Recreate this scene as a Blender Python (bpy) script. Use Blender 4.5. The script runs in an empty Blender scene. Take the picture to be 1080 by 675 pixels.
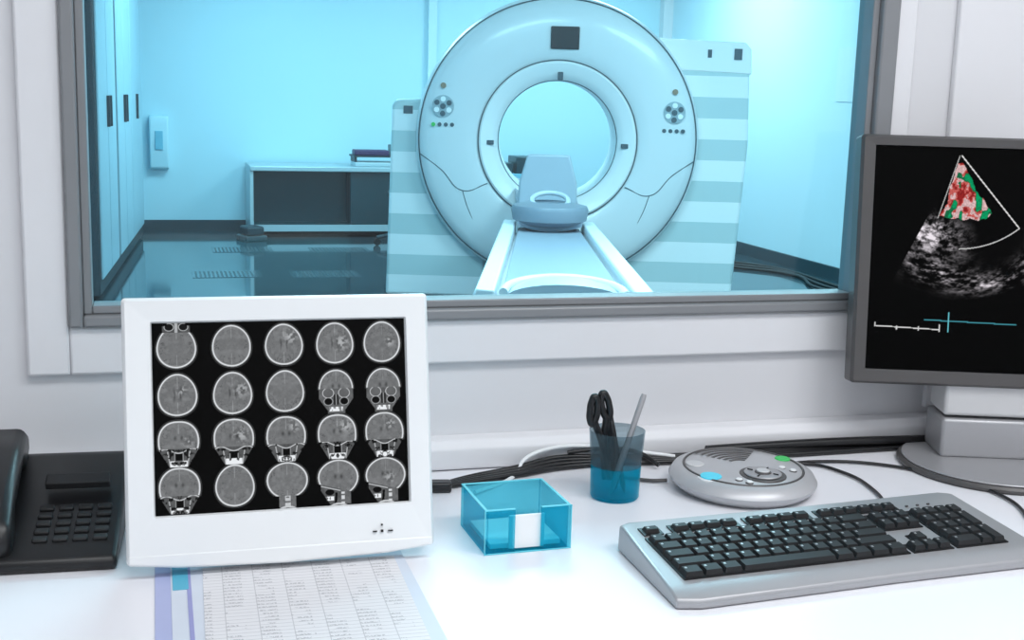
import bpy, bmesh, numpy as np
from math import *
from mathutils import Vector, Matrix
rng=np.random.RandomState(7)
sc=bpy.context.scene
sc.view_settings.view_transform='Standard'
sc.view_settings.look='None'
sc.view_settings.exposure=0.0
sc.view_settings.gamma=1.0

# ------------------------------------------------------------ helpers
def lin(c):
    return tuple((v/255/12.92 if v/255<=.04045 else ((v/255+.055)/1.055)**2.4) for v in c)+(1.0,)
def newmat(name):
    m=bpy.data.materials.new(name); m.use_nodes=True
    nt=m.node_tree; b=nt.nodes['Principled BSDF']; return m,nt,b
def mat(name,col,rough=.5,metal=0.,var=.04,scale=20.,bump=0.,emis=0.,coat=0.):
    m,nt,b=newmat(name)
    c=lin(col)
    tc=nt.nodes.new('ShaderNodeTexCoord'); n=nt.nodes.new('ShaderNodeTexNoise'); n.inputs['Scale'].default_value=scale
    n.inputs['Detail'].default_value=3
    r=nt.nodes.new('ShaderNodeMix'); r.data_type='RGBA'
    r.inputs[6].default_value=tuple(v*(1-var) for v in c[:3])+(1,)
    r.inputs[7].default_value=tuple(min(1,v*(1+var)) for v in c[:3])+(1,)
    nt.links.new(tc.outputs['Object'],n.inputs['Vector']); nt.links.new(n.outputs['Fac'],r.inputs[0])
    nt.links.new(r.outputs[2],b.inputs['Base Color'])
    b.inputs['Roughness'].default_value=rough; b.inputs['Metallic'].default_value=metal
    if coat: b.inputs['Coat Weight'].default_value=coat
    if emis:
        b.inputs['Emission Color'].default_value=c; b.inputs['Emission Strength'].default_value=emis
    if bump:
        bp=nt.nodes.new('ShaderNodeBump'); bp.inputs['Strength'].default_value=bump; bp.inputs['Distance'].default_value=.002
        nt.links.new(n.outputs['Fac'],bp.inputs['Height']); nt.links.new(bp.outputs[0],b.inputs['Normal'])
    return m
def mat_stripe(name,c1,c2,period,duty=.5,axis=2,rough=.4,off=0.):
    m,nt,b=newmat(name)
    tc=nt.nodes.new('ShaderNodeTexCoord'); s=nt.nodes.new('ShaderNodeSeparateXYZ')
    nt.links.new(tc.outputs['Object'],s.inputs[0])
    a=nt.nodes.new('ShaderNodeMath'); a.operation='MULTIPLY_ADD'; a.inputs[1].default_value=1/period; a.inputs[2].default_value=off+50
    f=nt.nodes.new('ShaderNodeMath'); f.operation='FRACT'
    g=nt.nodes.new('ShaderNodeMath'); g.operation='GREATER_THAN'; g.inputs[1].default_value=duty
    nt.links.new(s.outputs[axis],a.inputs[0]); nt.links.new(a.outputs[0],f.inputs[0]); nt.links.new(f.outputs[0],g.inputs[0])
    r=nt.nodes.new('ShaderNodeMix'); r.data_type='RGBA'; r.inputs[6].default_value=lin(c1); r.inputs[7].default_value=lin(c2)
    nt.links.new(g.outputs[0],r.inputs[0]); nt.links.new(r.outputs[2],b.inputs['Base Color'])
    b.inputs['Roughness'].default_value=rough
    return m
def mat_acrylic(name,tcol,dcol,fac,rough=.08):
    m,nt,b=newmat(name)
    t=nt.nodes.new('ShaderNodeBsdfTransparent'); t.inputs[0].default_value=lin(tcol)
    b.inputs['Base Color'].default_value=lin(dcol); b.inputs['Roughness'].default_value=rough
    mx=nt.nodes.new('ShaderNodeMixShader')
    lw=nt.nodes.new('ShaderNodeLayerWeight'); lw.inputs[0].default_value=.25
    ma=nt.nodes.new('ShaderNodeMath'); ma.operation='MULTIPLY_ADD'; ma.inputs[1].default_value=.30; ma.inputs[2].default_value=fac; ma.use_clamp=True
    nt.links.new(lw.outputs['Facing'],ma.inputs[0]); nt.links.new(ma.outputs[0],mx.inputs[0])
    nt.links.new(t.outputs[0],mx.inputs[1]); nt.links.new(b.outputs[0],mx.inputs[2])
    nt.links.new(mx.outputs[0],nt.nodes['Material Output'].inputs[0])
    return m
def link(o,parent=None):
    bpy.context.collection.objects.link(o)
    if parent is not None: o.parent=parent
    return o
def empty(name,loc=(0,0,0),rot=(0,0,0),parent=None):
    o=bpy.data.objects.new(name,None); o.location=loc; o.rotation_euler=rot; o.empty_display_size=.05
    return link(o,parent)
def fin(name,bm,m,parent=None,loc=(0,0,0),rot=(0,0,0),smooth=False,bevel=0,seg=3,sub=0):
    bmesh.ops.recalc_face_normals(bm,faces=bm.faces[:])
    me=bpy.data.meshes.new(name); bm.to_mesh(me); bm.free()
    if m: me.materials.append(m)
    o=bpy.data.objects.new(name,me); o.location=loc; o.rotation_euler=rot; link(o,parent)
    if smooth or bevel:
        for p in me.polygons: p.use_smooth=True
        me.set_sharp_from_angle(angle=radians(40))
    if bevel:
        b=o.modifiers.new('b','BEVEL'); b.width=bevel; b.segments=seg; b.limit_method='ANGLE'; b.angle_limit=radians(35)
    if sub:
        s=o.modifiers.new('s','SUBSURF'); s.levels=sub; s.render_levels=sub
    return o
def bmbox(bm,x0,x1,y0,y1,z0,z1,taper=0):
    t=taper
    v=[bm.verts.new(p) for p in [(x0,y0,z0),(x1,y0,z0),(x1,y1,z0),(x0,y1,z0),(x0+t,y0+t,z1),(x1-t,y0+t,z1),(x1-t,y1-t,z1),(x0+t,y1-t,z1)]]
    for f in [(0,3,2,1),(4,5,6,7),(0,1,5,4),(1,2,6,5),(2,3,7,6),(3,0,4,7)]: bm.faces.new([v[i] for i in f])
def box(name,x0,x1,y0,y1,z0,z1,m,parent=None,bevel=0,loc=(0,0,0),rot=(0,0,0),seg=3):
    bm=bmesh.new(); bmbox(bm,x0,x1,y0,y1,z0,z1); return fin(name,bm,m,parent,loc,rot,bevel=bevel,seg=seg)
def boxes(name,lst,m,parent=None,bevel=0,loc=(0,0,0),rot=(0,0,0),taper=0):
    bm=bmesh.new()
    for b in lst: bmbox(bm,*b,taper=taper)
    return fin(name,bm,m,parent,loc,rot,bevel=bevel,seg=2)
def lathe(name,prof,m,parent=None,loc=(0,0,0),rot=(0,0,0),axis='Z',n=64,closed=False,sharp=40):
    bm=bmesh.new(); rings=[]
    for i in range(n):
        a=2*pi*i/n; ring=[]
        for r,h in prof:
            p=(r*cos(a),r*sin(a),h) if axis=='Z' else (r*cos(a),h,r*sin(a))
            ring.append(bm.verts.new(p))
        rings.append(ring)
    K=len(prof)
    for i in range(n):
        A=rings[i]; B=rings[(i+1)%n]
        for k in range(K if closed else K-1):
            k2=(k+1)%K
            try: bm.faces.new([A[k],B[k],B[k2],A[k2]])
            except Exception: pass
    bmesh.ops.remove_doubles(bm,verts=bm.verts[:],dist=1e-6)
    o=fin(name,bm,m,parent,loc,rot,smooth=True)
    o.data.set_sharp_from_angle(angle=radians(sharp))
    return o
def prism(name,poly,a0,a1,m,parent=None,plane='YZ',bevel=0,loc=(0,0,0),rot=(0,0,0),seg=3):
    bm=bmesh.new()
    def P(u,v,w):
        return {'YZ':(w,u,v),'XZ':(u,w,v),'XY':(u,v,w)}[plane]
    A=[bm.verts.new(P(u,v,a0)) for u,v in poly]; B=[bm.verts.new(P(u,v,a1)) for u,v in poly]
    bm.faces.new(A); bm.faces.new(B[::-1]); n=len(poly)
    for i in range(n): bm.faces.new([A[i],A[(i+1)%n],B[(i+1)%n],B[i]])
    return fin(name,bm,m,parent,loc,rot,bevel=bevel,seg=seg)
def tube(name,pts,r,m,parent=None,cyclic=False,loc=(0,0,0),rot=(0,0,0)):
    cu=bpy.data.curves.new(name,'CURVE'); cu.dimensions='3D'; cu.bevel_depth=r; cu.bevel_resolution=4; cu.resolution_u=10
    sp=cu.splines.new('BEZIER'); sp.bezier_points.add(len(pts)-1)
    for i,p in enumerate(pts):
        b=sp.bezier_points[i]; b.co=p; b.handle_left_type='AUTO'; b.handle_right_type='AUTO'
    sp.use_cyclic_u=cyclic; cu.use_fill_caps=True; cu.materials.append(m)
    o=bpy.data.objects.new(name,cu); o.location=loc; o.rotation_euler=rot
    return link(o,parent)
def cyl(name,r,z0,z1,m,parent=None,loc=(0,0,0),rot=(0,0,0),n=32,axis='Z',r2=None,ed=0.0):
    r2=r if r2 is None else r2
    e=ed
    prof=[(0,z0),(r-e,z0),(r,z0+e),(r2,z1-e),(r2-e,z1),(0,z1)] if e else [(0,z0),(r,z0),(r2,z1),(0,z1)]
    return lathe(name,prof,m,parent,loc,rot,axis=axis,n=n)

# ------------------------------------------------------------ value noise (numpy)
TAB=rng.rand(256,256)
def vn(x,y):
    xi=np.floor(x).astype(int); yi=np.floor(y).astype(int); fx=x-xi; fy=y-yi
    fx=fx*fx*(3-2*fx); fy=fy*fy*(3-2*fy)
    a=TAB[yi%256,xi%256]; b=TAB[yi%256,(xi+1)%256]; c=TAB[(yi+1)%256,xi%256]; d=TAB[(yi+1)%256,(xi+1)%256]
    return (a*(1-fx)+b*fx)*(1-fy)+(c*(1-fx)+d*fx)*fy
def fbm(x,y,o=3):
    s=0;t=0;a=1
    for i in range(o):
        s=s+a*vn(x+17*i,y+31*i); t+=a; x=x*2.03; y=y*2.03; a*=.5
    return s/t
def screen_mesh(name,img,w,h,parent,loc,strength=1.0):
    # img rows top->bottom (H,W,3) display values; built as a finely divided sheet with a colour per point
    H,W,_=img.shape
    xs=np.linspace(0,w,W); zs=np.linspace(h,0,H)
    X,Z=np.meshgrid(xs,zs); co=np.stack([X,np.zeros_like(X),Z],-1).reshape(-1,3)
    idx=np.arange(H*W).reshape(H,W)
    f=np.stack([idx[1:,:-1],idx[1:,1:],idx[:-1,1:],idx[:-1,:-1]],-1).reshape(-1,4)
    me=bpy.data.meshes.new(name); me.vertices.add(len(co)); me.vertices.foreach_set('co',co.ravel())
    me.loops.add(f.size); me.loops.foreach_set('vertex_index',f.ravel().astype(np.int32))
    me.polygons.add(len(f)); me.polygons.foreach_set('loop_start',np.arange(0,f.size,4,dtype=np.int32))
    me.update(calc_edges=True); me.validate()
    col=me.color_attributes.new('scan','FLOAT_COLOR','POINT')
    im=np.clip(img,0,1); l=np.where(im<=.04045,im/12.92,((im+.055)/1.055)**2.4)
    rgba=np.concatenate([l,np.ones((H,W,1))],-1).astype(np.float32)
    col.data.foreach_set('color',rgba.ravel())
    m,nt,b=newmat(name+'_glow')
    a=nt.nodes.new('ShaderNodeAttribute'); a.attribute_name='scan'
    b.inputs['Base Color'].default_value=(.001,.001,.001,1); b.inputs['Roughness'].default_value=.3
    b.inputs['Specular IOR Level'].default_value=.04
    nt.links.new(a.outputs['Color'],b.inputs['Emission Color']); b.inputs['Emission Strength'].default_value=strength
    me.materials.append(m)
    o=bpy.data.objects.new(name,me); o.location=loc; return link(o,parent)

# ------------------------------------------------------------ materials
M_wall=mat('wall_paint',(220,220,223),.7,var=.01,scale=3)
M_arch=mat('trim_paint',(228,228,231),.5,var=.01)
M_frame=mat('window_frame_grey',(138,140,143),.4,metal=.2,var=.03)
M_desk=mat('desk_laminate',(238,238,243),.35,var=.01,scale=4)
M_ceil=mat('ceiling_white',(235,235,235),.8)
M_flr=mat('control_floor_vinyl',(150,155,160),.5)
M_ctwall=mat('ct_wall_paint',(200,230,240),.6,var=.02,scale=1.5)
M_ctwall_e=mat('ct_wall_paint_east',(214,234,242),.6,var=.02,scale=1.5)
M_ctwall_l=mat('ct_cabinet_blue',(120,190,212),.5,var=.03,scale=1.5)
M_ctlight=mat('ct_light_laminate',(190,206,212),.35,metal=.3,var=.02)
M_ctfloor=mat('ct_floor_vinyl',(54,74,82),.07,var=.10,scale=2)
M_base=mat('ct_baseboard_dark',(42,60,68),.5)
M_gw=mat('gantry_white',(230,233,236),.32,var=.015,scale=3,coat=.2)
M_gw2=mat('gantry_inner_white',(250,250,251),.3,var=.01)
M_bore=mat('gantry_bore_lining',(238,242,245),.4)
M_gseam=mat('gantry_seam',(72,92,102),.6)
M_gstr=mat_stripe('gantry_side_stripes',(246,249,250),(198,217,219),.27,.5,2,.35)
M_tealdark=mat('dark_teal_panel',(38,68,76),.3,metal=.3,var=.15,scale=3)
M_tealpad=mat('table_pad_blue',(142,154,168),.5,var=.05)
M_rest=mat('head_cradle_grey',(122,134,148),.4,var=.05)
M_restl=mat('head_cradle_rim',(186,195,204),.35,var=.03)
M_black=mat('black_plastic',(20,20,22),.35,var=.1)
M_blackm=mat('black_matt_plastic',(30,30,32),.6,var=.1)
M_white=mat('white_plastic',(236,238,239),.35,var=.01)
M_grey=mat('silver_plastic',(170,170,173),.33,metal=.35,var=.02,scale=60)
M_greyd=mat('dark_grey_plastic',(84,82,82),.4,metal=.2,var=.03,scale=60)
M_greyl=mat('light_grey_plastic',(205,205,206),.4,metal=.1)
M_disc=mat('intercom_silver',(188,188,191),.35,metal=.2,var=.02,scale=60)
M_chrome=mat('chrome',(200,205,210),.2,metal=.9)
M_green=mat('green_led',(40,170,80),.4,emis=.3)
M_blue=mat('blue_lit_button',(70,190,215),.4,emis=.35)
M_paper=mat('paper_white',(246,246,246),.8)
M_cy=mat_acrylic('cyan_acrylic',(172,236,245),(10,185,215),.14)
M_cye=mat_acrylic('cyan_acrylic_edge',(150,235,248),(120,228,242),.70)
M_cup=mat_acrylic('smoked_acrylic',(212,222,226),(130,146,154),.10)
M_cupc=mat_acrylic('cyan_cup_acrylic',(140,226,238),(0,170,200),.24)

# ------------------------------------------------------------ ROOM SHELL
WY=1.85
WX0,WX1,WZ0,WZ1=-.092,1.131,1.008,2.05
boxes('wall_north',[(-1.3,WX0-.012,WY,WY+.04,0,2.8),(WX1+.012,5.2,WY,WY+.04,0,2.8),(WX0-.012,WX1+.012,WY,WY+.04,0,WZ0-.012),(WX0-.012,WX1+.012,WY,WY+.04,WZ1+.012,2.8)],M_wall)
box('wall_west',-1.38,-1.3,-1.7,WY+.04,0,2.8,M_wall)
box('wall_east',2.5,2.58,-1.7,WY,0,2.8,M_wall)
box('wall_south',-1.38,2.58,-1.78,-1.7,0,2.8,M_wall)
box('floor',-1.3,2.5,-1.7,WY,-.05,0,M_flr)
box('ceiling',-1.38,2.58,-1.78,WY,2.8,2.85,M_ceil)
win=empty('window_1')
def frame(nm,x0,x1,z0,z1,w,y0,y1,m,bev):
    boxes(nm,[(x0-w,x0,y0,y1,z0-w,z1+w),(x1,x1+w,y0,y1,z0-w,z1+w),(x0,x1,y0,y1,z0-w,z0),(x0,x1,y0,y1,z1,z1+w)],m,win,bevel=bev)
frame('frame_inner',WX0,WX1,WZ0,WZ1,.012,1.838,1.884,M_frame,.002)
boxes('frame_outer',[(WX0-.032,WX0-.012,1.826,1.85,WZ0-.030,WZ1+.03),(WX1+.012,WX1+.044,1.826,1.85,WZ0-.030,WZ1+.03),(WX0-.012,WX1+.012,1.826,1.85,WZ0-.030,WZ0-.012),(WX0-.012,WX1+.012,1.826,1.85,WZ1+.012,WZ1+.03)],M_frame,win,bevel=.004)
mg,nt,b=newmat('window_glass')
t=nt.nodes.new('ShaderNodeBsdfTransparent'); t.inputs[0].default_value=(.90,.985,1,1)
g=nt.nodes.new('ShaderNodeBsdfGlossy'); g.inputs['Roughness'].default_value=.02; mx=nt.nodes.new('ShaderNodeMixShader'); mx.inputs[0].default_value=.035
nt.links.new(t.outputs[0],mx.inputs[1]); nt.links.new(g.outputs[0],mx.inputs[2]); nt.links.new(mx.outputs[0],nt.nodes['Material Output'].inputs[0])
box('glass_pane',WX0,WX1,1.866,1.870,WZ0,WZ1,mg,win)
boxes('trim_1',[(-.182,-.124,1.836,1.85,.908,2.2),(1.175,1.214,1.836,1.85,.908,2.2),(-.124,1.175,1.836,1.85,.908,.978),(-.124,1.175,1.836,1.85,2.08,2.2)],M_arch,bevel=.004)
box('trim_2',1.295,2.3,1.838,1.85,.80,2.6,M_arch,bevel=.003)
prism('trim_3',[(1.85,.742),(1.815,.742),(1.812,.75),(1.812,.775),(1.822,.788),(1.85,.79)],-1.25,2.45,M_arch,plane='YZ',bevel=.003)

def quadwall(nm,p0,p1,th,m,h=2.9,z0=0):
    d=Vector((p1[0]-p0[0],p1[1]-p0[1])); n=Vector((-d.y,d.x)).normalized()*th
    return prism(nm,[p0,p1,(p1[0]+n.x,p1[1]+n.y),(p0[0]+n.x,p0[1]+n.y)],z0,h,m,plane='XY')
CTL0=(-.85,1.9); CTL1=(-.19,11.9)
quadwall('wall_ct_west',CTL0,CTL1,.08,M_ctwall_l)
box('wall_ct_north',-.35,5.08,11.9,11.98,0,2.9,M_ctwall)
box('wall_ct_east',5.0,5.08,1.9,11.9,0,2.9,M_ctwall_e)
box('floor_ct',-1.0,5.08,1.9,12,-.05,0,M_ctfloor)
box('ceiling_ct',-1.0,5.08,1.9,12,2.9,2.95,M_ceil)
box('baseboard_north',-.18,5.0,11.87,11.9,0,.10,M_base)
box('baseboard_east',4.975,5.0,1.95,11.87,0,.10,M_base)
box('trim_4',2.52,2.60,11.84,11.9,.1,2.9,M_ctwall_e)
box('trim_5',4.9,5.0,11.8,11.9,.1,2.9,M_arch)

# ------------------------------------------------------------ DESK
desk=empty('desk')
box('desk_top',-1.25,2.45,.95,1.846,.71,.74,M_desk,desk,bevel=.004)
boxes('desk_legs',[(-1.2,-1.16,1.0,1.8,0,.71),(2.36,2.4,1.0,1.8,0,.71)],M_greyl,desk)
box('modesty_panel',-1.16,2.36,1.78,1.8,.3,.71,M_greyl,desk)

# ------------------------------------------------------------ LEFT MONITOR (brain scans)
W,H=600,450
yy,xx=np.mgrid[0:H,0:W].astype(float)
img=np.full((H,W),.03)
def line(X,Y,f,w): return np.clip(1-np.abs(f)/w,0,1)
def head(cx,cy,kind,k):
    global img
    rx,ry=.080*W,.113*H
    X=(xx-cx*W)/rx; Y=(yy-cy*H)/ry
    ox=k*13.7; aX=np.abs(X)
    if kind in 'ab':
        r=np.sqrt((X*(1.04+.10*(-Y)))**2+Y**2)
    elif kind=='c': r=(aX**2.2+np.abs(Y*1.03)**2.2)**(1/2.2)
    elif kind=='f': r=np.sqrt((aX*1.12)**2+np.abs(Y*1.05)**2)
    else: r=np.sqrt((X*.96)**2+(Y*1.16+.12)**2)
    r=r+.025*(vn(X*1.6+ox,Y*1.6+ox)-.5)
    n=fbm(aX*4.5+ox+20,Y*4.5+ox*1.3+40,3); n2=fbm(X*9+ox+90,Y*9+60,2)
    v=.47+.10*(n-.5)+.05*(n2-.5)
    edge=np.clip((r-.45)/.35,0,1)
    v=np.where(np.abs(n-.5)<.022,v-.10*edge-.02,v)
    v=np.where((aX<.02)&(np.abs(Y)>.35),v+.10,v)
    if kind=='a' and k%3!=1:
        v=v-.15*np.exp(-((aX-.13-.12*np.abs(Y))**2)/.002)*np.exp(-(Y**2)/.06)
    if kind in 'csf': v=v-.16*np.exp(-((aX-.16)**2)/.005-((Y+.15)**2)/.012)
    if k in LES:
        lx,ly,s=LES[k]; gg=np.exp(-((X-lx)**2+(Y-ly)**2)/s); v=v+.30*gg*np.clip((n2-.42)*5,0,1)-.07*gg
    v=np.where((r>.87),.52,v)
    out=np.where(r<1,v,0)
    ring=np.clip(1-np.abs(r-.94)/.060,0,1)**.5
    out=np.where(r<1.0,np.maximum(out,.99*ring),out)
    out=np.maximum(out,.33*np.clip(1-np.abs(r-1.045)/.025,0,1))
    m=fbm(aX*7+ox+5,Y*7+ox+9,3)
    soft=.26+.16*m          # muscle / soft tissue grey
    if kind=='b':
        reg=(Y<-.66)&(Y>-1.12)&(aX<.66*(1-.35*(Y<-.98)))
        orb=((aX-.34)**2/.05+(Y+.92)**2/.03)
        o2=np.where(orb<1,.10,soft); o2=np.maximum(o2,.9*line(X,Y,orb-1,.35)); o2=np.where((aX<.07),.7,o2)
        out=np.where(reg,o2,out); out=np.where((Y<-.66)&(~reg),0,out)
    if kind=='c':
        out=np.where((Y>.40)&(r<1.1),0,out)
        hw=.95-.62*np.clip(Y-.35,0,1)
        reg=(Y>.34)&(Y<1.16)&(aX<hw)
        o2=soft+.0
        o2=np.maximum(o2,.95*line(X,Y,Y-.44-.10*np.cos(aX*5),.06))          # skull base
        o2=np.maximum(o2,.85*line(X,Y,aX-(.52-.18*(Y-.5)),.07)*(Y>.45))        # ramus
        o2=np.where((aX<.17)&(Y>.56)&(Y<.88),.05,o2)                         # airway
        o2=np.maximum(o2,.8*line(X,Y,aX-.20,.035)*((Y>.52)&(Y<.9)))
        o2=np.maximum(o2,np.where((Y>.90)&(aX<.40),.45+.5*(m>.5),0))
        o2=np.where(m<.36,.10,o2)
        out=np.where(reg,o2,out)
    if kind=='f':
        out=np.where((Y>.02),0,out)
        hw=.86-.42*np.clip((Y-.45)*1.8,0,1)
        reg=(Y>-.02)&(Y<1.16)&(aX<hw)
        eye=((aX-.40)**2/.07+(Y-.18)**2/.05)
        sin_=((aX-.40)**2/.045+(Y-.58)**2/.03)
        o2=soft+.05
        o2=np.where(eye<1,.36+.08*n,o2); o2=np.maximum(o2,.95*line(X,Y,eye-1.1,.35))
        o2=np.where(sin_<1,.06,o2); o2=np.maximum(o2,.8*line(X,Y,sin_-1.1,.4))
        o2=np.where((aX<.11)&(Y>.25)&(Y<.75),.06+.5*(aX<.025),o2)
        o2=np.maximum(o2,np.where((Y>.84)&(Y<1.05)&(aX<.36),.55+.4*(vn(X*14,Y*6)>.45),0))
        out=np.where(reg,o2,out)
    if kind=='s':
        m=fbm(X*7+ox+5,Y*7+ox+9,3); soft=.28+.16*m
        low=(Y>.42+.25*X)
        out=np.where(low,0,out)
        reg=low&(Y<1.16)&(X<.30)&(X>-.88+.45*np.clip((Y-.5)*1.5,0,1))
        o2=soft
        o2=np.maximum(o2,.9*line(X,Y,Y-(.50+.25*X),.06)); 
        o2=np.where(((X+.45)**2/.05+(Y-.58)**2/.02)<1,.05,o2)
        o2=np.maximum(o2,np.where((Y>.78)&(Y<.98)&(X<-.25),.5+.45*(vn(X*14,Y*8)>.45),0))
        o2=np.where((np.abs(X+.05+.1*Y)<.06)&(Y>.6),.05,o2)
        out=np.where(reg,o2,out)
        reg=low&(Y<1.16)&(X>.10)&(X<.62); o2=.34+.15*m; o2=np.maximum(o2,.85*((np.abs(X-.22)<.08)&(vn(X*0+3,Y*11)>.35)))
        out=np.where(reg,o2,out)
    if kind=='t':
        low=(Y>.62); out=np.where(low,0,out)
        reg=low&(Y<1.16)&(aX<.42); out=np.where(reg,.36+.15*m+.35*(aX<.13)*(vn(X*4,Y*10)>.4),out)
    img=np.maximum(img,np.where((aX<1.25)&(np.abs(Y)<1.3),out,0))
LES={2:(.35,-.35,.10),3:(.35,.0,.12),4:(.40,.0,.05),5:(.2,-.2,.05),6:(.42,-.15,.10),10:(.45,.0,.05),11:(.35,-.2,.10),12:(.4,-.5,.06),13:(.42,-.4,.08),14:(.3,-.4,.05),19:(.2,.0,.06)}
kinds=['b','a','a','a','a', 'a','a','a','f','f', 'c','c','c','c','c', 'c','a','t','s','s']
cols=[.092,.303,.508,.712,.905]; rows=[.125,.375,.618,.862]
for j in range(4):
    for i in range(5): head(cols[i],rows[j]+(.0),kinds[j*5+i],j*5+i)
for i in range(5): 
    X=(xx-cols[i]*W)/(.07*W); Y=(yy-1.085*H)/(.1*H)
    r=np.sqrt(X**2+Y**2); 
    if i>1: img=np.maximum(img,np.where(r<1,np.where(r>.9,.8,.4),0))
scan=np.stack([img*.97,img*.985,img*1.0],-1)
M1W,M1H=.372,.318
mon=empty('brain_scan_monitor',(.142,1.455,.760),(-.222,0,0))
def rrect(w0,w1,h0,h1,r,n=6):
    p=[]
    for cx,cy,a in((w1-r,h0+r,-pi/2),(w1-r,h1-r,0),(w0+r,h1-r,pi/2),(w0+r,h0+r,pi)):
        for i in range(n+1): p.append((cx+r*cos(a+pi/2*i/n),cy+r*sin(a+pi/2*i/n)))
    return p
sx0,sx1,sz0,sz1=-M1W/2+.0345,M1W/2-.030,.0565,M1H-.031
bm=bmesh.new()
N=len(rrect(0,1,0,1,.1))
def sweep(layers):
    rr=[]
    for (w0,w1,h0,h1,r,y) in layers: rr.append([bm.verts.new((a,y,b_)) for a,b_ in rrect(w0,w1,h0,h1,r)])
    for A,B in zip(rr[:-1],rr[1:]):
        for i in range(N): bm.faces.new([A[i],A[(i+1)%N],B[(i+1)%N],B[i]])
    return rr
h=M1W/2
L=sweep([(sx0,sx1,sz0,sz1,.001,.008),(sx0-.002,sx1+.002,sz0-.002,sz1+.002,.002,.001),(-h+.004,h-.004,.004,M1H-.004,.003,-.001),(-h,h,0,M1H,.005,.004),(-h,h,0,M1H,.006,.034),(-h+.02,h-.02,.02,M1H-.02,.02,.048),(-h+.07,h-.07,.06,M1H-.06,.03,.075)])
bm.faces.new(L[-1])
fin('housing',bm,M_white,mon,smooth=True)
prism('chin',[(-h+.002,.0),(-h+.06,-.006),(0,-.009),(h-.06,-.006),(h-.002,.0),(h-.002,.012),(-h+.002,.012)],-.0015,.03,M_white,mon,plane='XZ',bevel=.003)
screen_mesh('brain_scan_screen',scan,sx1-sx0,sz1-sz0,mon,(sx0,.006,sz0))
box('led_1',.118,.121,-.003,0,.0205,.0235,M_black,mon)
boxes('buttons',[(.108,.113,-.003,0,.021,.0225),(.127,.133,-.003,0,.021,.0225),(.1185,.1205,-.003,0,.0285,.0305)],M_blackm,mon)
ms=empty('stand',(0,0,0),(.222,0,0),mon)
box('neck',-.04,.04,.105,.135,-.012,.20,M_white,ms,bevel=.008)
box('neck_joint',-.04,.04,.06,.13,.12,.18,M_white,ms,bevel=.008)
box('foot',-.10,.10,.06,.22,-.0195,-.008,M_white,ms,bevel=.004)

# ------------------------------------------------------------ RIGHT MONITOR (ultrasound)
K=1.7; Wp,Hp=256,236; W2,H2=int(Wp*K),int(Hp*K)
yy2,xx2=np.mgrid[0:H2,0:W2].astype(float); u=xx2/K; v=yy2/K
im=np.zeros((H2,W2,3))+.01
ax,ay=85.,10.
dx=u-ax; dy=v-ay; rr=np.hypot(dx,dy); an=np.degrees(np.arctan2(dx,dy))
sp=fbm(an*.34+40,rr*.36+7,3); sp2=fbm(an*.12+3,rr*.07+50,2); sp3=vn(an*1.1+9,rr*.8)
lft=np.clip((16-an)/26,0,1)
band=lft*np.exp(-((rr-84)/19)**2)*1.15+.95*np.exp(-((rr-130-6*np.sin(an*.08))/12)**2)*np.clip((an+27)/12,0,1)+.38*np.exp(-((rr-112)/16)**2)*np.clip((20-an)/30,0,1)
reg=(an>-25)&(an<50)&(rr>58)&(rr<150)
g=np.clip((sp*.8+sp2*.7+sp3*.25-.70)*1.9,0,1)*np.clip(band,0,1.1)
g=np.where(reg,np.clip(g,0,1),0)
im+=g[...,None]*np.array([.93,.90,.93])
ed=fbm(u*.12+3,v*.12+8,2)*14-7
blob=(v>14)&(an>-14+.8*ed)&(an<30+.6*ed)&(rr<66+ed*.8)&(rr>6)&(dx<35+ed*.3)
n3=fbm(u*.16+11,v*.14+2,3); nn=fbm(u*.16+33,v*.10+12,2)
col=np.zeros_like(im)
col[...]=(.86,.72,.72)
col[n3<.52]=(.80,.38,.36); col[n3<.42]=(.58,.14,.14)
side=dx-8+(v-45)*.25
gm=(nn+.006*side>.56)&(side>-14); col[gm]=(.08,.42,.27)
gm=(nn+.006*side>.64)&(side>-10); col[gm]=(.02,.60,.38)
im=np.where(blob[...,None],col*(.8+.3*sp3[...,None]),im)
def seg(x0,y0,x1,y1,c,w=.7):
    global im
    d=np.hypot(x1-x0,y1-y0); t=np.clip(((u-x0)*(x1-x0)+(v-y0)*(y1-y0))/d**2,0,1)
    q=np.hypot(u-x0-t*(x1-x0),v-y0-t*(y1-y0)); im=np.where((q<w)[...,None],np.array(c),im)
seg(ax+2,8,148,82,(.9,.9,.9),.55); seg(ax,8,66,74,(.7,.7,.7),.45)
pm=(np.abs(rr-96)<.6)&(an>2)&(an<41); im=np.where(pm[...,None],np.array((.75,.75,.75)),im)
seg(8,190,72,192,(.85,.85,.85),.55); seg(73,187,73,194,(.85,.85,.85),.6); seg(8,187,8,190,(.8,.8,.8)); seg(30,190,30,193,(.8,.8,.8)); seg(52,190,52,193,(.8,.8,.8))
seg(58,182,150,184,(.25,.55,.6),.6); seg(82,174,82,194,(.4,.75,.8),.6)
for q in range(8): seg(180,30+q*16,186,30+q*16,(.6,.6,.6),.5)
M2W,M2H=.454,.405
mon2=empty('ultrasound_monitor',(1.299,1.672,.875),(0,0,-.330))
tilt=empty('head',(0,0,0),(-.127,0,0),mon2)
h=M2W/2; s2x0,s2x1,s2z0,s2z1=-h+.024,h-.024,.025,M2H-.018
bm=bmesh.new()
L=sweep([(s2x0,s2x1,s2z0,s2z1,.001,.007),(s2x0-.001,s2x1+.001,s2z0-.001,s2z1+.001,.001,.001)])
fin('screen_edge',bm,M_black,tilt,smooth=True)
bm=bmesh.new()
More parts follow.
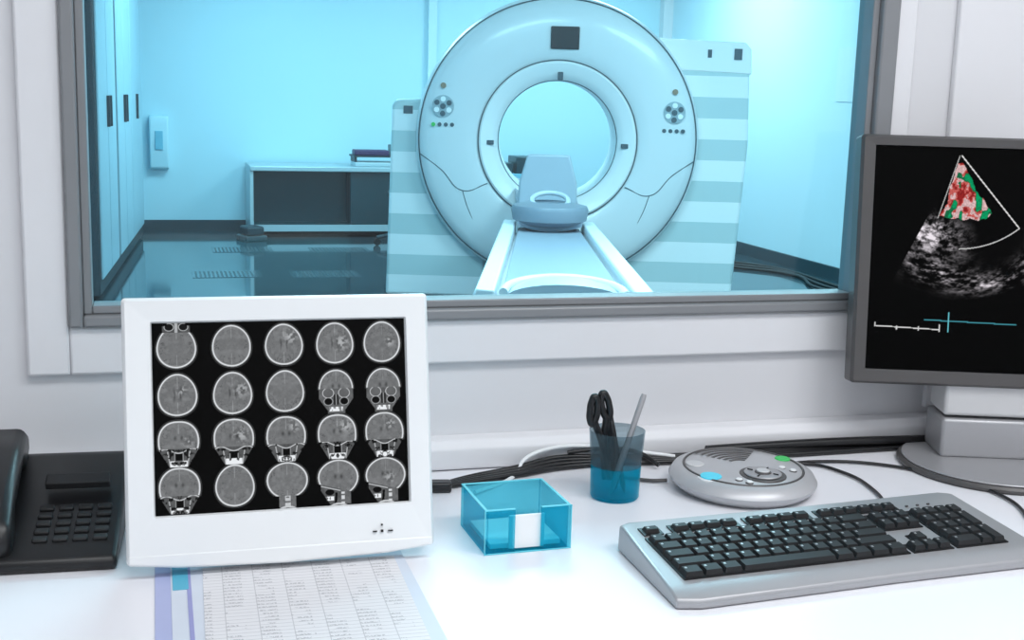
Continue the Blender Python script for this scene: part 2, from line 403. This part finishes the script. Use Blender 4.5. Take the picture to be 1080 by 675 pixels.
L=sweep([(s2x0-.001,s2x1+.001,s2z0-.001,s2z1+.001,.001,.001),(-h+.005,h-.005,.004,M2H-.004,.003,0),(-h,h,0,M2H,.006,.005),(-h,h,0,M2H,.006,.045),(-h+.03,h-.03,.03,M2H-.03,.02,.065)])
bm.faces.new(L[-1])
fin('housing',bm,M_greyd,tilt,smooth=True)
screen_mesh('ultrasound_screen',im,s2x1-s2x0,s2z1-s2z0,tilt,(s2x0,.006,s2z0))
box('column_upper',-.068,.13,.012,.10,-.052,.03,M_greyl,mon2,bevel=.006)
box('column_lower',-.070,.132,.008,.105,-.122,-.056,M_grey,mon2,bevel=.006)
cyl('base',.155,-.135,-.124,M_greyd,mon2,loc=(.020,.008,0),n=96,ed=.004)
cyl('base_plate',.148,-.124,-.121,M_grey,mon2,loc=(.020,.008,0),n=96,ed=.001)

# ------------------------------------------------------------ KEYBOARD
kb=empty('keyboard',(.568,1.235,.741),(0,0,radians(4)))
bm=bmesh.new()
prof=[(0,0),(0,.010),(.004,.013),(.036,.018),(.196,.036),(.207,.034),(.210,.0)]
us=[0,.03,.15,.30,.45,.52,.545]; ins=[.008,-.001,.0,.002,0,-.001,.008]
A=[]
for a,iv in zip(us,ins):
    row=[]
    for y,z in prof:
        q=a
        if a<.01: q=a+.014*(y/.2)
        if a>.54: q=a-.010*(y/.2)
        row.append(bm.verts.new((q,y+(iv if y<.03 else (-iv*.9 if y>.19 else 0)),z)))
    A.append(row)
for P,Q in zip(A[:-1],A[1:]):
    for i in range(len(prof)): j=(i+1)%len(prof); bm.faces.new([P[i],Q[i],Q[j],P[j]])
bm.faces.new(A[0]); bm.faces.new(A[-1][::-1])
fin('case',bm,M_grey,kb,bevel=.003)
kt=empty('keys_plane',(0,.036,.0182),(.1121,0,0),kb)
P_=.0213
keys=[];legend=[];wells=[]
rowsk=[[1.25,1.25,1.25,6.25,1.25,1.25,1.25,1.25],[2.25]+[1]*10+[2.75],[1.75]+[1]*11+[2.25],[1.5]+[1]*12+[1.5],[1]*13+[2]]
x0=.030; s0=.008
def key(a,b_,c,d,hh=.0080,leg=True):
    keys.append((a+.0009,b_-.0009,c+.0009,d-.0009,.001,hh))
    if leg: legend.append((a+.005,a+.008,d-.009,d-.006,hh,hh+.0003))
for r,row in enumerate(rowsk):
    a=x0
    for w in row:
        key(a,a+w*P_,s0+r*P_,s0+(r+1)*P_,leg=w<3); a+=w*P_
wells.append((x0-.002,x0+15*P_+.002,s0-.002,s0+5*P_+.002,0,.0015))
nx=x0+15*P_+.009
for r,cs in ((0,(0,1,2)),(1,(1,)),(3,(0,1,2)),(4,(0,1,2))):
    for c_ in cs: key(nx+c_*.0195,nx+(c_+1)*.0195,s0+r*P_,s0+(r+1)*P_)
wells.append((nx-.002,nx+3*.0195+.002,s0+3*P_-.002,s0+5*P_+.002,0,.0015)); wells.append((nx-.002,nx+3*.0195+.002,s0-.002,s0+P_,0,.0015)); wells.append((nx+.0175,nx+.041,s0,s0+2*P_+.001,0,.0015))
px_=nx+3*.0195+.009
for r in range(5):
    for c_ in range(4):
        if c_==3 and r in(0,2): continue
        if r==0 and c_==1: continue
        x1=px_+(c_+1)*.0195; xa=px_+c_*.0195
        if r==0 and c_==0: x1=px_+2*.0195
        t1=s0+(r+1)*P_
        if c_==3 and r in(1,3): key(xa,x1,s0+(r-1)*P_,t1)
        else: key(xa,x1,s0+r*P_,t1)
wells.append((px_-.002,px_+4*.0195+.002,s0-.002,s0+5*P_+.002,0,.0015))
fy=s0+5*P_+.012
groups=[(x0+.004,1),(x0+.045,4),(x0+.155,4),(x0+.265,3)]
for gx,n in groups:
    pw=.0235 if n>1 else .022
    if n==3: pw=.0200
    for i in range(n): key(gx+i*pw,gx+(i+1)*pw,fy,fy+.015,.0065)
    wells.append((gx-.003,gx+n*pw+.003,fy-.003,fy+.018,0,.0015))
for i in range(3): key(nx+i*.0195,nx+(i+1)*.0195,fy,fy+.015,.0065)
wells.append((nx-.003,nx+.0615,fy-.003,fy+.018,0,.0015))
boxes('key_wells',wells,M_black,kt)
boxes('keycaps',keys,M_blackm,kt,taper=.0022)
boxes('key_legends',legend,M_grey,kt)
boxes('lock_lights',[(px_+.01+i*.018,px_+.014+i*.018,fy+.004,fy+.006,0,.002) for i in range(3)],M_greyd,kt)

# ------------------------------------------------------------ TELEPHONE
ph=empty('desk_telephone',(-.168,1.62,.74),(0,0,radians(-3)))
prism('body',[(-.115,0),(-.118,.012),(-.11,.020),(.02,.048),(.095,.085),(.115,.085),(.12,.07),(.12,0)],-.125,.118,M_black,ph,bevel=.006)
kp=empty('keypad_plane',(0,-.11,.0205),(.212,0,0),ph)
pads=[(.016+i*.0235,.034+i*.0235,.030+j*.0185,.041+j*.0185,-.002,.0035) for i in range(4) for j in range(5)]
boxes('phone_keys',pads,M_blackm,kp,bevel=.002)
box('phone_display',.02,.10,.138,.160,-.002,.0085,M_blackm,kp,bevel=.002,rot=(.1,0,0))
hs=empty('handset',(-.034,.004,.062),(.30,0,radians(2)),ph)
prism('grip',[(-.118,-.016),(-.124,.010),(-.106,.030),(-.04,.042),(.04,.042),(.10,.036),(.124,.016),(.118,-.012),(.07,-.014),(.05,.010),(-.05,.010),(-.07,-.016)],-.027,.027,M_black,hs,bevel=.012,seg=4)
tube('coiled_cord',[(-.06+.008*cos(a),-.112-.0022*a*.4,.010+.008*sin(a)) for a in np.linspace(0,14*pi,85)],.0022,M_black,ph)

# ------------------------------------------------------------ PAPERS
def mat_print(name,base,ink):
    m,nt,b=newmat(name)
    tc=nt.nodes.new('ShaderNodeTexCoord'); s=nt.nodes.new('ShaderNodeSeparateXYZ'); nt.links.new(tc.outputs['Object'],s.inputs[0])
    def frac(out,per,thr):
        a=nt.nodes.new('ShaderNodeMath'); a.operation='MULTIPLY_ADD'; a.inputs[1].default_value=1/per; a.inputs[2].default_value=30
        f=nt.nodes.new('ShaderNodeMath'); f.operation='FRACT'; g=nt.nodes.new('ShaderNodeMath'); g.operation='LESS_THAN'; g.inputs[1].default_value=thr
        nt.links.new(out,a.inputs[0]); nt.links.new(a.outputs[0],f.inputs[0]); nt.links.new(f.outputs[0],g.inputs[0]); return g.outputs[0]
    l1=frac(s.outputs[1],.009,.12); l2=frac(s.outputs[0],.036,.03); tx=frac(s.outputs[1],.009,.5); tc2=frac(s.outputs[0],.036,.62)
    n=nt.nodes.new('ShaderNodeTexNoise'); n.inputs['Scale'].default_value=420; nt.links.new(tc.outputs['Object'],n.inputs['Vector'])
    n2=nt.nodes.new('ShaderNodeTexNoise'); n2.inputs['Scale'].default_value=28; nt.links.new(tc.outputs['Object'],n2.inputs['Vector'])
    def M(op,a,b_):
        q=nt.nodes.new('ShaderNodeMath'); q.operation=op; q.use_clamp=True
        for i,z in enumerate((a,b_)):
            if isinstance(z,(int,float)): q.inputs[i].default_value=z
            else: nt.links.new(z,q.inputs[i])
        return q.outputs[0]
    t=M('MULTIPLY',M('MULTIPLY',M('GREATER_THAN',n.outputs['Fac'],.48),M('GREATER_THAN',n2.outputs['Fac'],.46)),M('MULTIPLY',tx,tc2))
    l=M('MULTIPLY',M('MAXIMUM',l1,l2),.40)
    t=M('MAXIMUM',M('MULTIPLY',t,.5),l)
    r=nt.nodes.new('ShaderNodeMix'); r.data_type='RGBA'; r.inputs[6].default_value=lin(base); r.inputs[7].default_value=lin(ink)
    nt.links.new(t,r.inputs[0]); nt.links.new(r.outputs[2],b.inputs['Base Color']); b.inputs['Roughness'].default_value=.8
    return m
pp=empty('paper_folder',(-.012,1.20,.7402))
box('folder_cover',0,.30,-.06,.30,0,.0012,mat('lavender_card',(176,184,222),.7),pp)
box('folder_inner',.018,.303,-.06,.297,.0012,.0018,mat('white_card',(212,220,232),.7),pp)
box('table_sheet',.050,.285,-.08,.278,.0019,.0026,mat_print('printed_form',(228,228,231),(130,130,138)),pp,rot=(0,0,radians(-1.2)))
box('blue_tab',.020,.038,.215,.30,.0019,.0027,mat('cyan_tab',(90,180,208),.6),pp)
box('violet_strip',.036,.041,-.06,.295,.0019,.0024,mat('violet_strip',(155,158,208),.6),pp)

# ------------------------------------------------------------ NOTE BOX
nb=empty('note_cube_holder',(.394,1.455,.7405),(0,0,radians(2)))
B=.116;T=.0035;HH=.058
boxes('walls',[(0,T,0,B,0,HH),(B-T,B,0,B,0,HH),(T,B-T,B-T,B,0,HH),(T,.040,0,T,0,HH),(.076,B-T,0,T,0,HH),(T,B-T,T,B-T,0,T)],M_cy,nb)
e=.0012
boxes('bright_edges',[(0,T,0,B,HH,HH+e),(B-T,B,0,B,HH,HH+e),(T,B-T,B-T,B,HH,HH+e),(T,.040,0,T,HH,HH+e),(.076,B-T,0,T,HH,HH+e),(-e,0,-e,0,0,HH+e),(B,B+e,-e,0,0,HH+e),(-e,B+e,-e,0,-.0003,e)],M_cye,nb)
boxes('note_paper',[(.010,B-.010,.010,B-.012,T+.0002,.010),(.034,.082,.0055,.0085,T+.0002,.048)],M_paper,nb)

# ------------------------------------------------------------ PEN CUP
pc=empty('pen_cup',(.643,1.648,.7405))
lathe('cup_wall_upper',[(.0375,.050),(.0412,.102),(.0395,.102),(.0355,.050)],M_cup,pc,closed=True)
lathe('cup_wall_lower',[(0,0),(.034,0),(.036,.003),(.0375,.050),(.0355,.050),(.034,.005),(0,.005)],M_cupc,pc)
def stick(nm,p0,p1,r,m):
    d=Vector(p1)-Vector(p0); L_=d.length
    prof=[(0,0),(r*.3,.002),(r,.012),(r,L_-.006),(r*.8,L_),(0,L_)]
    o=lathe(nm,prof,m,pc,loc=p0,n=16); o.rotation_euler=d.to_track_quat('Z','Y').to_euler(); return o
stick('pen_black_1',(.006,.010,.007),(-.014,.010,.132),.0055,M_black)
stick('pen_silver',(-.012,-.012,.007),(.043,.008,.152),.0045,M_grey)
stick('pen_black_3',(.012,-.01,.007),(-.004,.022,.120),.004,M_black)
scs=empty('scissors',(0,0,0),(0,radians(-7),0),pc)
for i,(cx,cz,tl) in enumerate(((-.023,.138,.18),(-.003,.140,-.12))):
    pts=[(cx+.0056*cos(a)+.02*sin(a)*tl,-.004+.004*i,cz+.020*sin(a)) for a in np.linspace(0,2*pi,9)[:-1]]
    tube('scissor_loop_%d'%(i+1),pts,.0052,M_black,scs,cyclic=True)
    tube('scissor_shank_%d'%(i+1),[(cx,-.004+.004*i,cz-.019),(-.014+.004*i,-.004+.004*i,.088),(-.006-.006*i,-.004+.004*i,.03)],.0055,M_black,scs)

# ------------------------------------------------------------ INTERCOM
ic=empty('intercom_speaker',(.850,1.648,.7440),(radians(1.5),0,0))
lathe('body',[(0,.0),(.098,.0),(.110,.010),(.112,.016),(.106,.026),(.092,.031),(.05,.033),(0,.034)],M_disc,ic,n=96)
lathe('rubber_foot',[(0,.0),(.09,.0),(.09,-.001),(0,-.001)],M_black,ic,n=48)
lathe('top_groove',[(.088,.0315),(.089,.0328),(.091,.0328),(.092,.0312)],M_greyd,ic,n=96)
bm=bmesh.new()
for rr_ in (.018,.028,.038,.048,.058,.068,.078):
    a0,a1=radians(50),radians(128)
    n=18; A=[]
    for i in range(n+1):
        a=a0+(a1-a0)*i/n
        A.append([bm.verts.new((r_*cos(a),r_*sin(a)+.004,z)) for r_,z in((rr_,.033),(rr_,.0352-.025*rr_),(rr_+.004,.0352-.025*rr_),(rr_+.004,.033))])
    for P,Q in zip(A[:-1],A[1:]):
        for k in range(3): bm.faces.new([P[k],Q[k],Q[k+1],P[k+1]])
fin('speaker_grille',bm,M_greyd,ic)
def btn(nm,x,y,r,m,m2,z=.030):
    cyl(nm+'_ring',r*1.25,z,z+.0035,m2,ic,loc=(x,y,0),n=48,ed=.001)
    cyl(nm,r,z+.0035,z+.006,m,ic,loc=(x,y,0),n=48,ed=.001)
btn('talk_button',-.070,-.036,.016,M_blue,M_white,.0275)
btn('mute_button',-.070,.022,.014,M_greyl,M_white,.0275)
btn('status_light',.078,.022,.012,M_green,M_greyd,.0275)
btn('dial',.010,-.045,.028,M_grey,M_greyd,.0305)
btn('dial_hub',.010,-.045,.010,M_greyl,M_greyd,.0345)
for i in range(4):
    a=pi/4+i*pi/2; tube('dial_mark_%d'%(i+1),[(.010+.024*cos(a),-.045+.024*sin(a),.0372),(.010+.016*cos(a),-.045+.016*sin(a),.0372)],.0010,M_black,ic)
for i,(x,y) in enumerate(((.055,-.02),(.065,-.036),(-.036,-.060),(-.026,-.074))):
    btn('small_button_%d'%(i+1),x,y,.005,M_white,M_greyd,.029)

# ------------------------------------------------------------ CABLES
cb=empty('cable_bundle')
zc=.7455
for i in range(4):
    o=.006*i; 
    tube('black_cable_%d'%(i+1),[(.33+.01*i,1.70,zc),(.43,1.735+o,zc),(.53,1.762+o,zc+.002*i),(.60,1.785+o*.8,zc+.004*i),(.68,1.792+o*.5,zc+.003*i),(.80,1.782+o*.8,zc+.002*i),(.98,1.785+o*.6,zc+.002*i),(1.15,1.788+o*.6,zc),(1.40,1.79+o*.5,zc)],.0042,M_black,cb)
tube('thick_cable',[(.86,1.798,.757),(.98,1.80,.758),(1.1,1.80,.758),(1.22,1.795,.757),(1.40,1.795,.752)],.008,M_black,cb)
tube('white_cable',[(.44,1.69,zc),(.525,1.765,.746),(.545,1.79,.760),(.59,1.803,.772),(.66,1.805,.772),(.74,1.80,.760),(.80,1.79,.752)],.0032,M_white,cb)
tube('black_cable_loop',[(.62,1.80,.765),(.69,1.80,.768),(.74,1.79,.76),(.76,1.76,.748)],.0035,M_black,cb)
tube('grey_cable',[(.66,1.75,.744),(.72,1.70,.744),(.745,1.69,.746)],.003,M_greyd,cb)
kc=empty('keyboard_cable')
tube('lead_1',[(.95,1.735,.744),(1.03,1.745,.744),(1.13,1.71,.744),(1.20,1.62,.744),(1.225,1.52,.744),(1.19,1.42,.744),(1.16,1.37,.744)],.0026,M_black,kc)
tube('lead_2',[(.94,1.72,.744),(1.01,1.735,.744),(1.045,1.68,.744),(1.045,1.60,.744),(1.01,1.50,.744),(.99,1.47,.744)],.0026,M_black,kc)
cp=empty('cable_connector',(.36,1.715,.7405),(0,0,radians(-10)))
box('plug',0,.05,0,.022,0,.016,M_black,cp,bevel=.004); tube('plug_lead',[(-.12,.01,.006),(-.05,.012,.006),(0,.011,.008)],.004,M_black,cp)

# ------------------------------------------------------------ CT SCANNER
GY=-.282
ct=empty('ct_scanner',(2.466,7.591,0),(0,0,GY))
CZ=1.045
gr=empty('gantry',(0,0,CZ),(0,0,0),ct)
lathe('front_shell',[(.510,.014),(.525,.004),(.60,-.006),(.74,-.002),(.83,.014),(.875,.038),(.905,.080),(.918,.14),(.918,.30),(.90,.62),(.82,.74),(.43,.76)],M_gw,gr,axis='Y',n=128)
lathe('inner_ring',[(.380,.14),(.382,.085),(.392,.055),(.43,.030),(.47,.012),(.492,.004),(.503,.010),(.510,.03)],M_gw2,gr,axis='Y',n=128)
lathe('bore_lining',[(.380,.14),(.384,.70),(.43,.76)],M_bore,gr,axis='Y',n=128)
lathe('bore_edge',[(.379,.084),(.380,.082),(.384,.078),(.385,.080)],M_gseam,gr,axis='Y',n=128)
lathe('ring_seam',[(.505,.014),(.506,.002),(.510,.002),(.511,.014)],M_gseam,gr,axis='Y',n=128)
lathe('outer_shade_line',[(.886,.050),(.889,.048),(.895,.056),(.894,.064)],M_gseam,gr,axis='Y',n=128)  # dark ring painting the shade line along the outer rim
for s in(-1,1):
    tube('cover_seam_%d'%(s+2),[(s*.885,.03,-.10),(s*.74,.002,-.20),(s*.60,-.005,-.33),(s*.44,-.002,-.28)],.0030,M_gseam,gr)
    tube('lower_seam_%d'%(s+2),[(s*.60,-.005,-.33),(s*.56,-.003,-.45),(s*.46,.01,-.64)],.0025,M_gseam,gr)
box('display',-.065,.115,-.020,.02,.575,.715,mat('display_dark',(20,38,46),.3),gr,bevel=.006)
def rc(nm,x,z,w,hh,m,y=-.012): box(nm,x-w/2,x+w/2,y,.05,z-hh/2,z+hh/2,m,gr,bevel=.003)
rc('marker_top',.005,.41,.034,.05,M_gseam,.02)
rc('marker_left',-.43,-.02,.045,.028,M_gseam,.014); rc('marker_right',.43,-.02,.045,.028,M_gseam,.014)
M_pad=mat('keypad_blue_grey',(165,182,190),.4)
for s,nm in((-1,'left'),(1,'right')):
    cx=s*.735; cz=.20
    cyl('keypad_%s'%nm,.07,-.008,.03,M_pad,gr,loc=(cx,0,cz),axis='Y',n=40)
    for k in range(6):
        a=k*pi/3+.5; cyl('keypad_%s_key_%d'%(nm,k),.017,-.014,-.006,M_gw2 if k%2 else M_gseam,gr,loc=(cx+.045*cos(a),0,cz+.045*sin(a)),axis='Y',n=16)
    cyl('keypad_%s_hub'%nm,.018,-.014,-.006,M_gseam,gr,loc=(cx,0,cz),axis='Y',n=16)
    for k in range(4): cyl('keypad_%s_row_%d'%(nm,k),.013,-.008,.02,M_green if (s<0 and k<1) else M_gseam,gr,loc=(cx-.06+.04*k,0,cz-.115),axis='Y',n=16)
    cyl('keypad_%s_knob'%nm,.018,-.004,.03,mat('amber_%s'%nm,(150,130,110),.5),gr,loc=(cx,0,cz+.13),axis='Y',n=16)
prism('side_housing_left',[(-1.105,0),(-1.075,1.24),(-1.05,1.28),(-.45,1.31),(-.45,0)],.16,.70,M_gstr,ct,plane='XZ',bevel=.02)
prism('side_housing_right',[(.45,0),(.45,1.70),(1.18,1.68),(1.225,1.62),(1.245,1.05),(1.19,0)],.16,.72,M_gstr,ct,plane='XZ',bevel=.02)
prism('side_cap_right',[(.60,1.52),(.60,1.715),(1.19,1.70),(1.23,1.66),(1.240,1.50)],.155,.73,M_gw2,ct,plane='XZ',bevel=.01)
boxes('side_labels',[(.95,.975,.148,.16,1.60,1.65),(1.12,1.17,.148,.16,1.59,1.66)],M_gseam,ct)
box('side_label_left',-1.0,-.94,.155,.18,1.19,1.24,M_gseam,ct)
box('base_plinth',-.95,1.05,.2,.75,0,.35,M_gstr,ct,bevel=.01)

# patient table
tb=empty('patient_table',(-.075,0,0),(0,0,0),ct)
TZ=.66
def loft(secs,m,nm,par,**k):
    bm=bmesh.new(); R_=[]
    for s in secs: R_.append([bm.verts.new(p) for p in s])
    n=len(secs[0])
    for A,B in zip(R_[:-1],R_[1:]):
        for i in range(n): bm.faces.new([A[i],A[(i+1)%n],B[(i+1)%n],B[i]])
    bm.faces.new(R_[0][::-1]); bm.faces.new(R_[-1])
    return fin(nm,bm,m,par,**k)
def sect(y,w,z0,z1): return [(-w,y,z0),(w,y,z0),(w,y,z1),(-w,y,z1)]
loft([sect(-3.55,.26,0,.50),sect(-.35,.22,0,.50)],M_gw,'pedestal',tb,bevel=.03)
loft([sect(-3.75,.29,.46,.60),sect(-1.35,.235,.46,.60)],M_gw,'deck',tb,bevel=.02)
M_rail=mat('table_rail_white',(225,230,234),.35,var=.01)
for s in(-1,1):
    def rs(y,w): 
        a,b_=s*w,s*(w-.075)
        return [(a,y,.56),(b_,y,.56),(b_,y,TZ),(s*(w-.01),y,TZ+.005),(a,y,TZ-.02)]
    loft([rs(-3.75,.32),rs(-1.30,.25)],M_rail,'side_rail_%d'%(s+2),tb,bevel=.008)
loft([sect(-3.70,.225,.58,.63),sect(-1.35,.165,.58,.63)],M_tealpad,'cradle_pad',tb,bevel=.01)
# foot-end cover: low arched shell with pale rim
def arch(y,w,hh,th,n=14): 
    top=[(w*cos(a),y,.63+hh*sin(a)) for a in np.linspace(pi,0,n)]
    return top+[(w,y,.60),(-w,y,.60)]
loft([arch(-3.72,.205,.050,.02),arch(-3.60,.200,.058,.02),arch(-3.50,.165,.050,.02),arch(-3.42,.11,.020,.02)],M_restl,'foot_cover',tb,smooth=True)
tube('foot_cover_rim',[(.215*cos(a),-3.62+.0*a+ -.10*(1-sin(a)) + .14*sin(a),.648+.022*sin(a)) for a in np.linspace(0,pi,9)],.016,M_rail,tb)
def arc_sec(y,w,z,dep,th=.02,n=10):
    top=[(w*t,y,z-dep*(1-t*t)) for t in np.linspace(-1,1,n)]; bot=[(w*t*.98,y,z-dep*(1-t*t)-th) for t in np.linspace(1,-1,n)]
    return top+bot
loft([arc_sec(-1.55,.17,.70,.03,.04),arc_sec(-1.2,.175,.71,.05,.05),arc_sec(.2,.19,.74,.06,.04),arc_sec(.9,.19,.76,.06,.03)],M_tealpad,'cradle',tb,smooth=True)
lathe('head_cradle_bowl',[(.0,0),(.14,.0),(.195,.03),(.205,.085),(.195,.105),(.15,.115),(.11,.125),(.10,.115),(0,.085)],M_rest,tb,loc=(0,-1.45,.655),n=48)
pts=[(.095*cos(a),-1.46+.085*sin(a),.785+.035*sin(a)) for a in np.linspace(0,2*pi,13)[:-1]]
tube('head_cradle_rim',pts,.013,M_restl,tb,cyclic=True)
prism('head_board',[(-.17,.70),(.17,.70),(.165,.84),(.12,1.0),(-.12,1.0),(-.165,.84)],-.9,-.87,mat('head_board_blue',(170,182,194),.4),tb,plane='XZ',bevel=.012)

# ------------------------------------------------------------ CT ROOM FURNITURE
bn=empty('workbench',(0,0,0))
box('bench_top',.80,2.35,11.25,11.86,.60,.645,M_ctlight,bn,bevel=.008)
boxes('bench_sides',[(.80,.83,11.27,11.86,0.0,.60),(2.31,2.34,11.27,11.86,0,.60)],M_ctlight,bn)
box('bench_back_panel',.83,2.31,11.55,11.58,.10,.60,M_tealdark,bn)
box('bench_drawer',1.7,2.31,11.29,11.55,.12,.60,M_tealdark,bn,bevel=.006)
box('bench_shelf',.83,2.31,11.28,11.86,.06,.12,M_tealdark,bn)
box('bench_shelf_edge',.83,2.31,11.265,11.28,.06,.12,M_ctlight,bn)
tp=empty('tissue_box_stack',(1.95,11.45,.645))
box('tray',-.2,.35,-.1,.2,.0,.04,M_ctlight,tp,bevel=.01); box('box_1',-.20,.12,-.08,.1,.10,.15,mat('plum_box',(70,50,90),.5),tp,bevel=.01); box('box_2',.14,.33,-.05,.12,.10,.2,M_tealdark,tp,bevel=.01)
box('shelf',-.21,.36,-.1,.2,.085,.10,M_base,tp); boxes('shelf_feet',[(-.2,-.18,-.08,.18,.04,.085),(.30,.32,-.08,.18,.04,.085)],M_base,tp)
cyl('green_cap_bottle',.03,.2,.30,M_green,tp,loc=(.24,.03,0),n=20,ed=.008)
ds=empty('soap_dispenser',(.03,11.9,.80))
prism('dispenser_body',[(-.0,-.24),(-.09,-.22),(-.11,-.1),(-.12,.18),(-.10,.25),(0,.26)],-.085,.085,M_ctwall,ds,bevel=.015)
box('dispenser_window',-.035,.035,-.125,-.11,-.05,.12,M_ctwall_l,ds,bevel=.004)
wd=Vector((CTL1[0]-CTL0[0],CTL1[1]-CTL0[1])); wa=atan2(wd.x,wd.y)
def wx(y): return CTL0[0]+(y-1.9)*wd.x/wd.y
tc_=empty('tall_cabinet',(wx(9.2),9.2,0),(0,0,-wa))
box('carcass',0,.10,-1.2,2.2,.02,2.6,M_base,tc_,bevel=.01)
boxes('doors',[(.10,.115,a,a+.52,.12,2.5) for a in(-1.15,-.6,.05,.6,1.15,1.66)],mat('cabinet_door_blue',(172,205,218),.4),tc_,bevel=.006)
boxes('handles',[(.115,.135,a,a+.015,1.05,1.25) for a in(-.68,-.53,.5,.66,1.6)],M_base,tc_)
st=empty('rolling_stool',(2.10,10.6,0))
for k in range(5):
    a=k*2*pi/5+.3; tube('leg_%d'%(k+1),[(0,0,.12),(.14*cos(a),.14*sin(a),.10),(.27*cos(a),.27*sin(a),.07)],.018,M_base,st)
    lathe('caster_%d'%(k+1),[(0,-.015),(.03,-.015),(.03,.015),(0,.015)],M_blackm,st,loc=(.27*cos(a),.27*sin(a),.031),axis='Y',n=16)
cyl('post',.025,.1,.42,M_chrome,st,n=20); cyl('seat',.18,.42,.49,M_tealdark,st,n=40,ed=.02)
fp=empty('foot_pedal',(.80,11.1,.0),(0,0,.3))
box('pedal_base',-.1,.1,-.12,.12,.0,.05,M_tealdark,fp,bevel=.01); box('pedal_top',-.08,.08,-.1,.1,.05,.13,M_base,fp,bevel=.02)
vt=empty('floor_reflections')  # added plates and dark dots, modelled in place of dotted reflections
M_vp=mat('reflection_plate',(68,90,98),.15)
for i,(x,y) in enumerate(((.45,10.3),(1.25,10.25),(.25,8.9),(.95,8.85))):
    box('reflection_plate_%d'%(i+1),x-.02,x+.47,y-.02,y+.32,.0003,.003,M_vp,vt); 
    boxes('reflection_dots_%d'%(i+1),[(x+.03*k,x+.03*k+.015,y+.05*j,y+.05*j+.025,.003,.004) for k in range(15) for j in range(6)],M_base,vt)
tr=empty('equipment_trolley',(3.22,11.5,0))
boxes('trolley_shelves',[(-.3,.3,-.25,.25,.10,.14),(-.3,.3,-.25,.25,.55,.60)],M_ctwall_l,tr,bevel=.005)
boxes('trolley_posts',[(-.29,-.26,-.24,-.21,0,.75),(.26,.29,-.24,-.21,0,.75),(-.29,-.26,.21,.24,0,.75),(.26,.29,.21,.24,0,.75)],M_base,tr)
boxes('trolley_devices',[(-.24,.02,-.2,.1,.60,.70),(.05,.22,-.2,.1,.60,.76),(-.2,.2,-.2,.2,.14,.35)],M_tealdark,tr,bevel=.01)
fc=empty('floor_cables')
for i in range(3):
    tube('floor_cable_%d'%(i+1),[(4.0+.1*i,9.4+.1*i,.014),(4.5,9.0+.2*i,.014),(4.75,8.6+.25*i,.014),(4.6+.1*i,7.9,.014),(4.85,7.2,.014)],.012,M_blackm,fc)
wp=empty('wall_notice',(4.998,8.2,1.55)); boxes('sheets',[(-.004,0,-.3,.0,-.25,.2),(-.004,0,.08,.36,-.2,.2)],mat('notice_paper',(220,235,242),.7),wp)

# ------------------------------------------------------------ LIGHTS
def area(nm,loc,sx,sy,power,col,rot=(0,0,0)):
    l=bpy.data.lights.new(nm,'AREA'); l.shape='RECTANGLE'; l.size=sx; l.size_y=sy; l.energy=power; l.color=col
    o=bpy.data.objects.new(nm,l); o.location=loc; o.rotation_euler=rot; return link(o)
area('ceiling_light',(.15,.35,2.77),1.2,.6,17,(.97,.985,1))
area('ceiling_light.001',(1.5,.35,2.77),1.2,.6,27,(.97,.985,1))
area('ceiling_light.002',(.8,-1.0,2.77),1.6,.6,17,(.97,.985,1))
cyc=(.58,.90,1.0)
area('ceiling_light.003',(1.0,4.4,2.87),1.4,1.2,118,cyc)
area('ceiling_light.004',(3.2,4.4,2.87),1.4,1.2,118,cyc)
area('ceiling_light.005',(1.0,9.6,2.87),1.2,1.2,85,(.48,.87,1))
area('ceiling_light.006',(3.8,9.8,2.87),1.2,1.2,85,(.62,.92,1))
w=bpy.data.worlds.new('world'); sc.world=w; w.use_nodes=True; w.node_tree.nodes['Background'].inputs[0].default_value=(.6,.7,.8,1); w.node_tree.nodes['Background'].inputs[1].default_value=.3

# ------------------------------------------------------------ CAMERA
yaw,pt,rl=.28183,.17877,.02907
f=Vector((sin(yaw)*cos(pt),cos(yaw)*cos(pt),-sin(pt))); rt=Vector((cos(yaw),-sin(yaw),0)); dn=f.cross(rt)
R=cos(rl)*rt-sin(rl)*dn; D=sin(rl)*rt+cos(rl)*dn
cam=bpy.data.cameras.new('camera'); co=bpy.data.objects.new('camera',cam); link(co)
mw=Matrix.Identity(4)
for i in range(3): mw[i][0]=R[i]; mw[i][1]=-D[i]; mw[i][2]=-f[i]
mw.translation=(0,0,1.32); co.matrix_world=mw
cam.sensor_width=36; cam.lens=1306/1080*36; cam.clip_end=60
sc.camera=co
